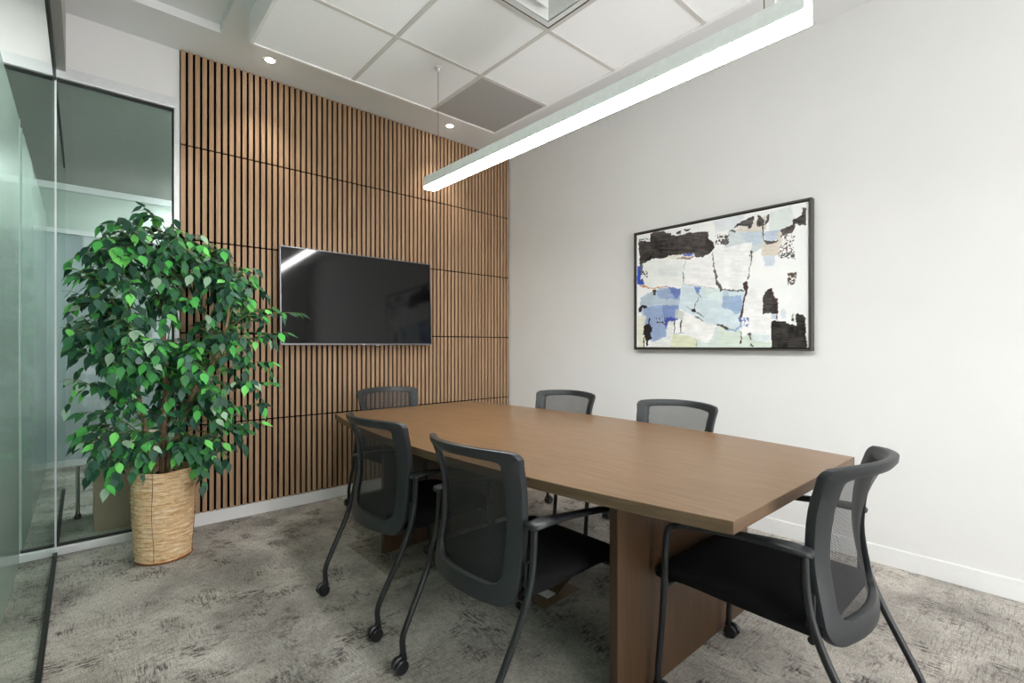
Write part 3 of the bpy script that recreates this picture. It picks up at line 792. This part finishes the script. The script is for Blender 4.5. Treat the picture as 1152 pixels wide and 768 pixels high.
chairs = [
 (1.183, 1.36, -90, 'black mesh-back chair in the foreground on the near long side of the table'),
 (1.190, 2.125, -87, 'black mesh-back chair nearest the potted tree, left of the table'),
 (1.742, .598, 0, 'black mesh-back chair pulled up to the near end of the table at right'),
 (1.74, 3.235, 180, 'black mesh-back chair at the far end, against the slatted wall'),
 (2.380, 2.31, 97, 'black mesh-back chair by the white wall, the farther of that side'),
 (2.388, 1.478, 91, 'black mesh-back chair by the white wall below the painting'),
]
proto = make_chair(chairs[0][3])
for i, (x, y, a, lab) in enumerate(chairs):
    o = proto if i == 0 else copy_tree(proto)
    o['label'] = lab; o.location = (x, y, 0); o.rotation_euler = (0, 0, R(a))

# ------------------------------------------------------------------ potted tree
PC = Vector((.345, 3.40, 0))
pt = thing('potted_ficus_tree', 'leafy green artificial ficus tree in a tall woven rattan basket', 'plant', tuple(PC))
# basket
bm = bmesh.new(); rng = random.Random(3); rings = []; nn = 72
zs = [.504*i/60 for i in range(61)]
for i, z in enumerate(zs):
    t_ = z/.504; r0 = .132+.020*math.sin(min(1, t_*1.15)*math.pi/2)+.003*math.sin(i*2.1)
    ring = []
    ph = rng.random()*6; 
    for k in range(nn):
        a = 2*math.pi*k/nn
        rr = r0 + .0022*math.sin(a*36+i*math.pi) + .0018*math.sin(a*7+ph) + (rng.random()-.5)*.0022
        ring.append(bm.verts.new((rr*math.cos(a), rr*math.sin(a), z+.0025*math.sin(a*5+ph))))
    rings.append(ring)
for rr, z in ((.140,.500),(.138,.46),(.136,.45)):
    rings.append([bm.verts.new((rr*math.cos(2*math.pi*k/nn), rr*math.sin(2*math.pi*k/nn), z)) for k in range(nn)])
for r0, r1 in zip(rings, rings[1:]):
    for k in range(nn): bm.faces.new((r0[k], r0[(k+1)%nn], r1[(k+1)%nn], r1[k]))
bm.faces.new(rings[0])
bk = obj('woven_basket', bm, M['basket'], pt, 80)
bm = bmesh.new()
for a in (R(-116), R(-20), R(110)):
    tube(bm, [(1.005*(.133+.021*math.sin(min(1, t*1.15)*math.pi/2))*math.cos(a+.02*math.sin(t*9)), 1.005*(.133+.021*math.sin(min(1, t*1.15)*math.pi/2))*math.sin(a+.02*math.sin(t*9)), .504*t) for t in [i/24 for i in range(25)]], .0018, 6)
obj('stake', bm, M['bark'], bk)
tube_b = bmesh.new(); tube(tube_b, [(.1345*math.cos(a), .1345*math.sin(a), .006) for a in [2*math.pi*k/48 for k in range(49)]], .006, 6, caps=False)
obj('base_rim', tube_b, plain('brown_rim', (134,84,48), .7), bk, 60)
obj('soil', lathe(bmesh.new(), [(.137,.40),(.137,.455),(.09,.468),(.02,.472)], 32), M['soil'], pt, 60)
# trunks (relative to pot centre)
trunks = [
 ([(.02,.0,.42),(.035,-.03,.62),(.09,-.06,.80),(.15,-.10,.98),(.23,-.14,1.12),(.28,-.16,1.30),(.30,-.15,1.5)], .021),
 ([(.0,.03,.42),(.0,.03,.7),(.015,.02,1.0),(.0,.03,1.3),(.02,.02,1.6),(.0,.02,1.8)], .020),
 ([(-.05,-.02,.42),(-.07,-.03,.6),(-.10,-.04,.82),(-.14,-.06,1.05),(-.16,-.06,1.3),(-.15,-.03,1.55)], .015),
]
tp = []
for k, (pts, r) in enumerate(trunks):
    sp = spline(pts, 8); L_ = len(sp); bm = bmesh.new()
    rs = [r*(1-.72*i/(L_-1))*(1+.10*math.sin(i*1.7)+.06*math.sin(i*.6)) for i in range(L_)]
    tube(bm, sp, rs, 12); obj('trunk', bm, M['bark'], pt, 70); tp.append(sp)
# branches and leaves
rng = random.Random(11)
bmT = bmesh.new(); bmL = bmesh.new(); cl = bmL.loops.layers.float_color.new('col')
GREENS = [((26,60,46),3.6),((38,84,56),3),((50,108,60),2.0),((62,142,66),1.5),((94,170,84),.9),((56,90,80),2.0),((124,152,132),.8)]
gw = [g_[1] for g_ in GREENS]; nleaf = 0
def inside(p):          # stay clear of the glass, the slats and the television
    q = p + PC
    return q.x > -.095 and q.y < 3.755 and not (q.x > .98 and q.y > 3.60)
def leaf(p, d, up, L_, hue=None):
    global nleaf
    d = d.normalized(); s = d.cross(up)
    if s.length < 1e-3: s = d.cross(Vector((1,0,0)))
    s.normalize(); nrm = s.cross(d).normalized()
    W = L_*rng.uniform(.24,.30); cur = rng.uniform(.04,.16)*L_; fold = rng.uniform(.08,.22)*W
    prof = [(0,.02),(.13,.70),(.32,1.0),(.56,.78),(.78,.28),(1,.0)]
    for t, w_ in (prof[1], prof[3], prof[5]):
        if not inside(p+d*(L_*t)): return
    c = lin(hue or rng.choices([g_[0] for g_ in GREENS], gw)[0]); j = rng.uniform(.8,1.2); c = (c[0]*j*1.7, c[1]*j*1.65, c[2]*j*1.55, 1)
    mid = [bmL.verts.new(p+d*(L_*t)-nrm*(cur*t*t)-nrm*fold*(w_ if w_ else 0)) for t, w_ in prof]
    lf = [bmL.verts.new(p+d*(L_*t)+s*(W*w_)-nrm*(cur*t*t)) for t, w_ in prof[1:-1]]
    rt = [bmL.verts.new(p+d*(L_*t)-s*(W*w_)-nrm*(cur*t*t)) for t, w_ in prof[1:-1]]
    fs = []
    for side in (lf, rt):
        fs.append((mid[0], mid[1], side[0]))
        for i in range(3): fs.append((mid[i+1], mid[i+2], side[i+1], side[i]))
        fs.append((mid[4], mid[5], side[3]))
    for i, f in enumerate(fs):
        ff = bmL.faces.new(f if i < 5 else tuple(reversed(f))); ff.smooth = True
        for lp in ff.loops: lp[cl] = c
    nleaf += 1
def twig(p0, p1, sag, lstep=.030, r=.0022, tips=.55, hue=None):
    n_ = 10; pts = []
    for i in range(n_+1):
        t = i/n_; q = p0.lerp(p1, t); q.z += sag*math.sin(math.pi*t)*1.0
        pts.append(q)
    pts = [p for p in pts if inside(p)]
    if len(pts) < 3: return
    tube(bmT, pts, [r*(1-.6*i/len(pts)) for i in range(len(pts))], 5)
    L_ = sum((a-b).length for a, b in zip(pts, pts[1:])); m = int(L_*(1-.0)/lstep); side = 1
    for i in range(m):
        t = (i+.5)/m
        if t < 1-tips and rng.random() < .6: continue
        x = t*(len(pts)-1); a = int(x); q = pts[a].lerp(pts[min(a+1, len(pts)-1)], x-a)
        d = (pts[min(a+1, len(pts)-1)]-pts[max(a-1,0)]).normalized(); side = -side
        h = Vector((0,0,1)); lat = d.cross(h).normalized() if abs(d.z) < .98 else Vector((1,0,0))
        dd = d*rng.uniform(.3,.9)+lat*side*rng.uniform(.5,1.1)+Vector((0,0,-1))*rng.uniform(.25,1.1)
        up = Vector((rng.uniform(-.5,.5), rng.uniform(-.9,.2), 1))
        leaf(q, dd, up, rng.uniform(.050,.080), hue)
    leaf(pts[-1], (pts[-1]-pts[-2])+Vector((0,0,-.02)), Vector((0,-.4,1)), .075, hue)
def tpoint(z, k):
    return min(tp[k], key=lambda q: abs(q.z-z))
def branch(tgt, k=None, sagf=.12, sub=True):
    dz = rng.uniform(.12,.34)
    if k is None: k = 0 if tgt.x > .16 else (2 if tgt.x < -.14 else 1)
    s = tpoint(min(max(tgt.z-dz+.08, .58), 1.72), k)
    twig(s, tgt, sagf, .028, .0034, .62)
    if sub:
        for _ in range(3):
            t = rng.uniform(.35,.85); q = s.lerp(tgt, t); q.z += sagf*math.sin(math.pi*t)
            out = Vector((rng.uniform(-.16,.16), rng.uniform(-.16,.14), rng.uniform(-.16,.06)))
            twig(q, q+out, .03, .026, .002, .9)
# crown: wide dome, thinner towards the basket
def crown_r(z):
    return float(np.interp(z, [.50,.62,.80,1.0,1.2,1.4,1.6,1.75,1.88], [.22,.34,.40,.46,.50,.50,.44,.34,.14]))
for i in range(108):
    z = rng.choices([rng.uniform(1.05,1.8), rng.uniform(.78,1.1), rng.uniform(.52,.8)], [.76,.19,.05])[0]
    a = rng.uniform(0, 2*math.pi); rr = crown_r(z)*rng.uniform(.55,1.0)
    x = rr*math.cos(a); y = rr*math.sin(a)*.85
    tgt = Vector((x, y, z))
    # the crown leans over the room and is cut off by the glass and the wall
    tgt.x = max(tgt.x, -.40+rng.uniform(0,.05)); tgt.y = min(tgt.y, .30)
    if tgt.z < .98 and tgt.y < -.08 and -.10 < tgt.x < .18: continue
    branch(tgt, sagf=rng.uniform(.06,.14))
# long sprays that shape the outline
for q in [(.56,-.16,1.42),(.66,-.28,1.40),(.60,-.22,1.28),(.52,-.2,1.10),(.50,-.28,.98),(.44,-.26,.86),(.46,-.2,.74),(-.40,-.05,1.60),(-.41,.02,1.45),(-.41,-.12,1.18),(-.40,-.05,1.02),(-.36,-.1,.86),(-.36,-.06,.70),(-.28,-.16,.62),(-.33,.0,.76),(.30,.05,1.78),(.34,.1,1.70),(.20,.05,1.86),(.05,-.05,1.92),(-.12,.0,1.86),(-.1,.0,1.98),(-.2,-.1,1.84),(.16,-.22,.56),(.22,-.2,.52),(.26,-.2,.64),(-.24,-.1,.56),(.05,-.05,1.82),(.1,-.2,1.72),(.14,-.1,1.62),(.22,-.15,1.68),(.1,-.25,1.45),(.0,-.2,1.66),(.15,.1,1.76),(.12,-.25,.60),(.2,-.28,.58),(-.3,-.15,.62),(-.35,-.1,.74),(-.2,-.2,.68),(.30,-.15,.62),(.38,-.2,.70),(.16,-.28,.68)]:
    branch(Vector(q), sagf=.05, sub=abs(q[0]) < .62)
fo = obj('foliage', bmL, M['leaf'], pt)
obj('twigs', bmT, M['twig'], pt, 60)
print('leaves', nleaf)

# ------------------------------------------------------------------ world and view
wd = bpy.data.worlds.new('world'); bpy.context.scene.world = wd; wd.use_nodes = True
bg = wd.node_tree.nodes['Background']; bg.inputs[0].default_value = (1,.985,.985,1); bg.inputs[1].default_value = 2.7
vs = bpy.context.scene.view_settings
vs.view_transform = 'Standard'; vs.look = 'None'; vs.exposure = 1.13; vs.gamma = 1; vs.use_curve_mapping = False
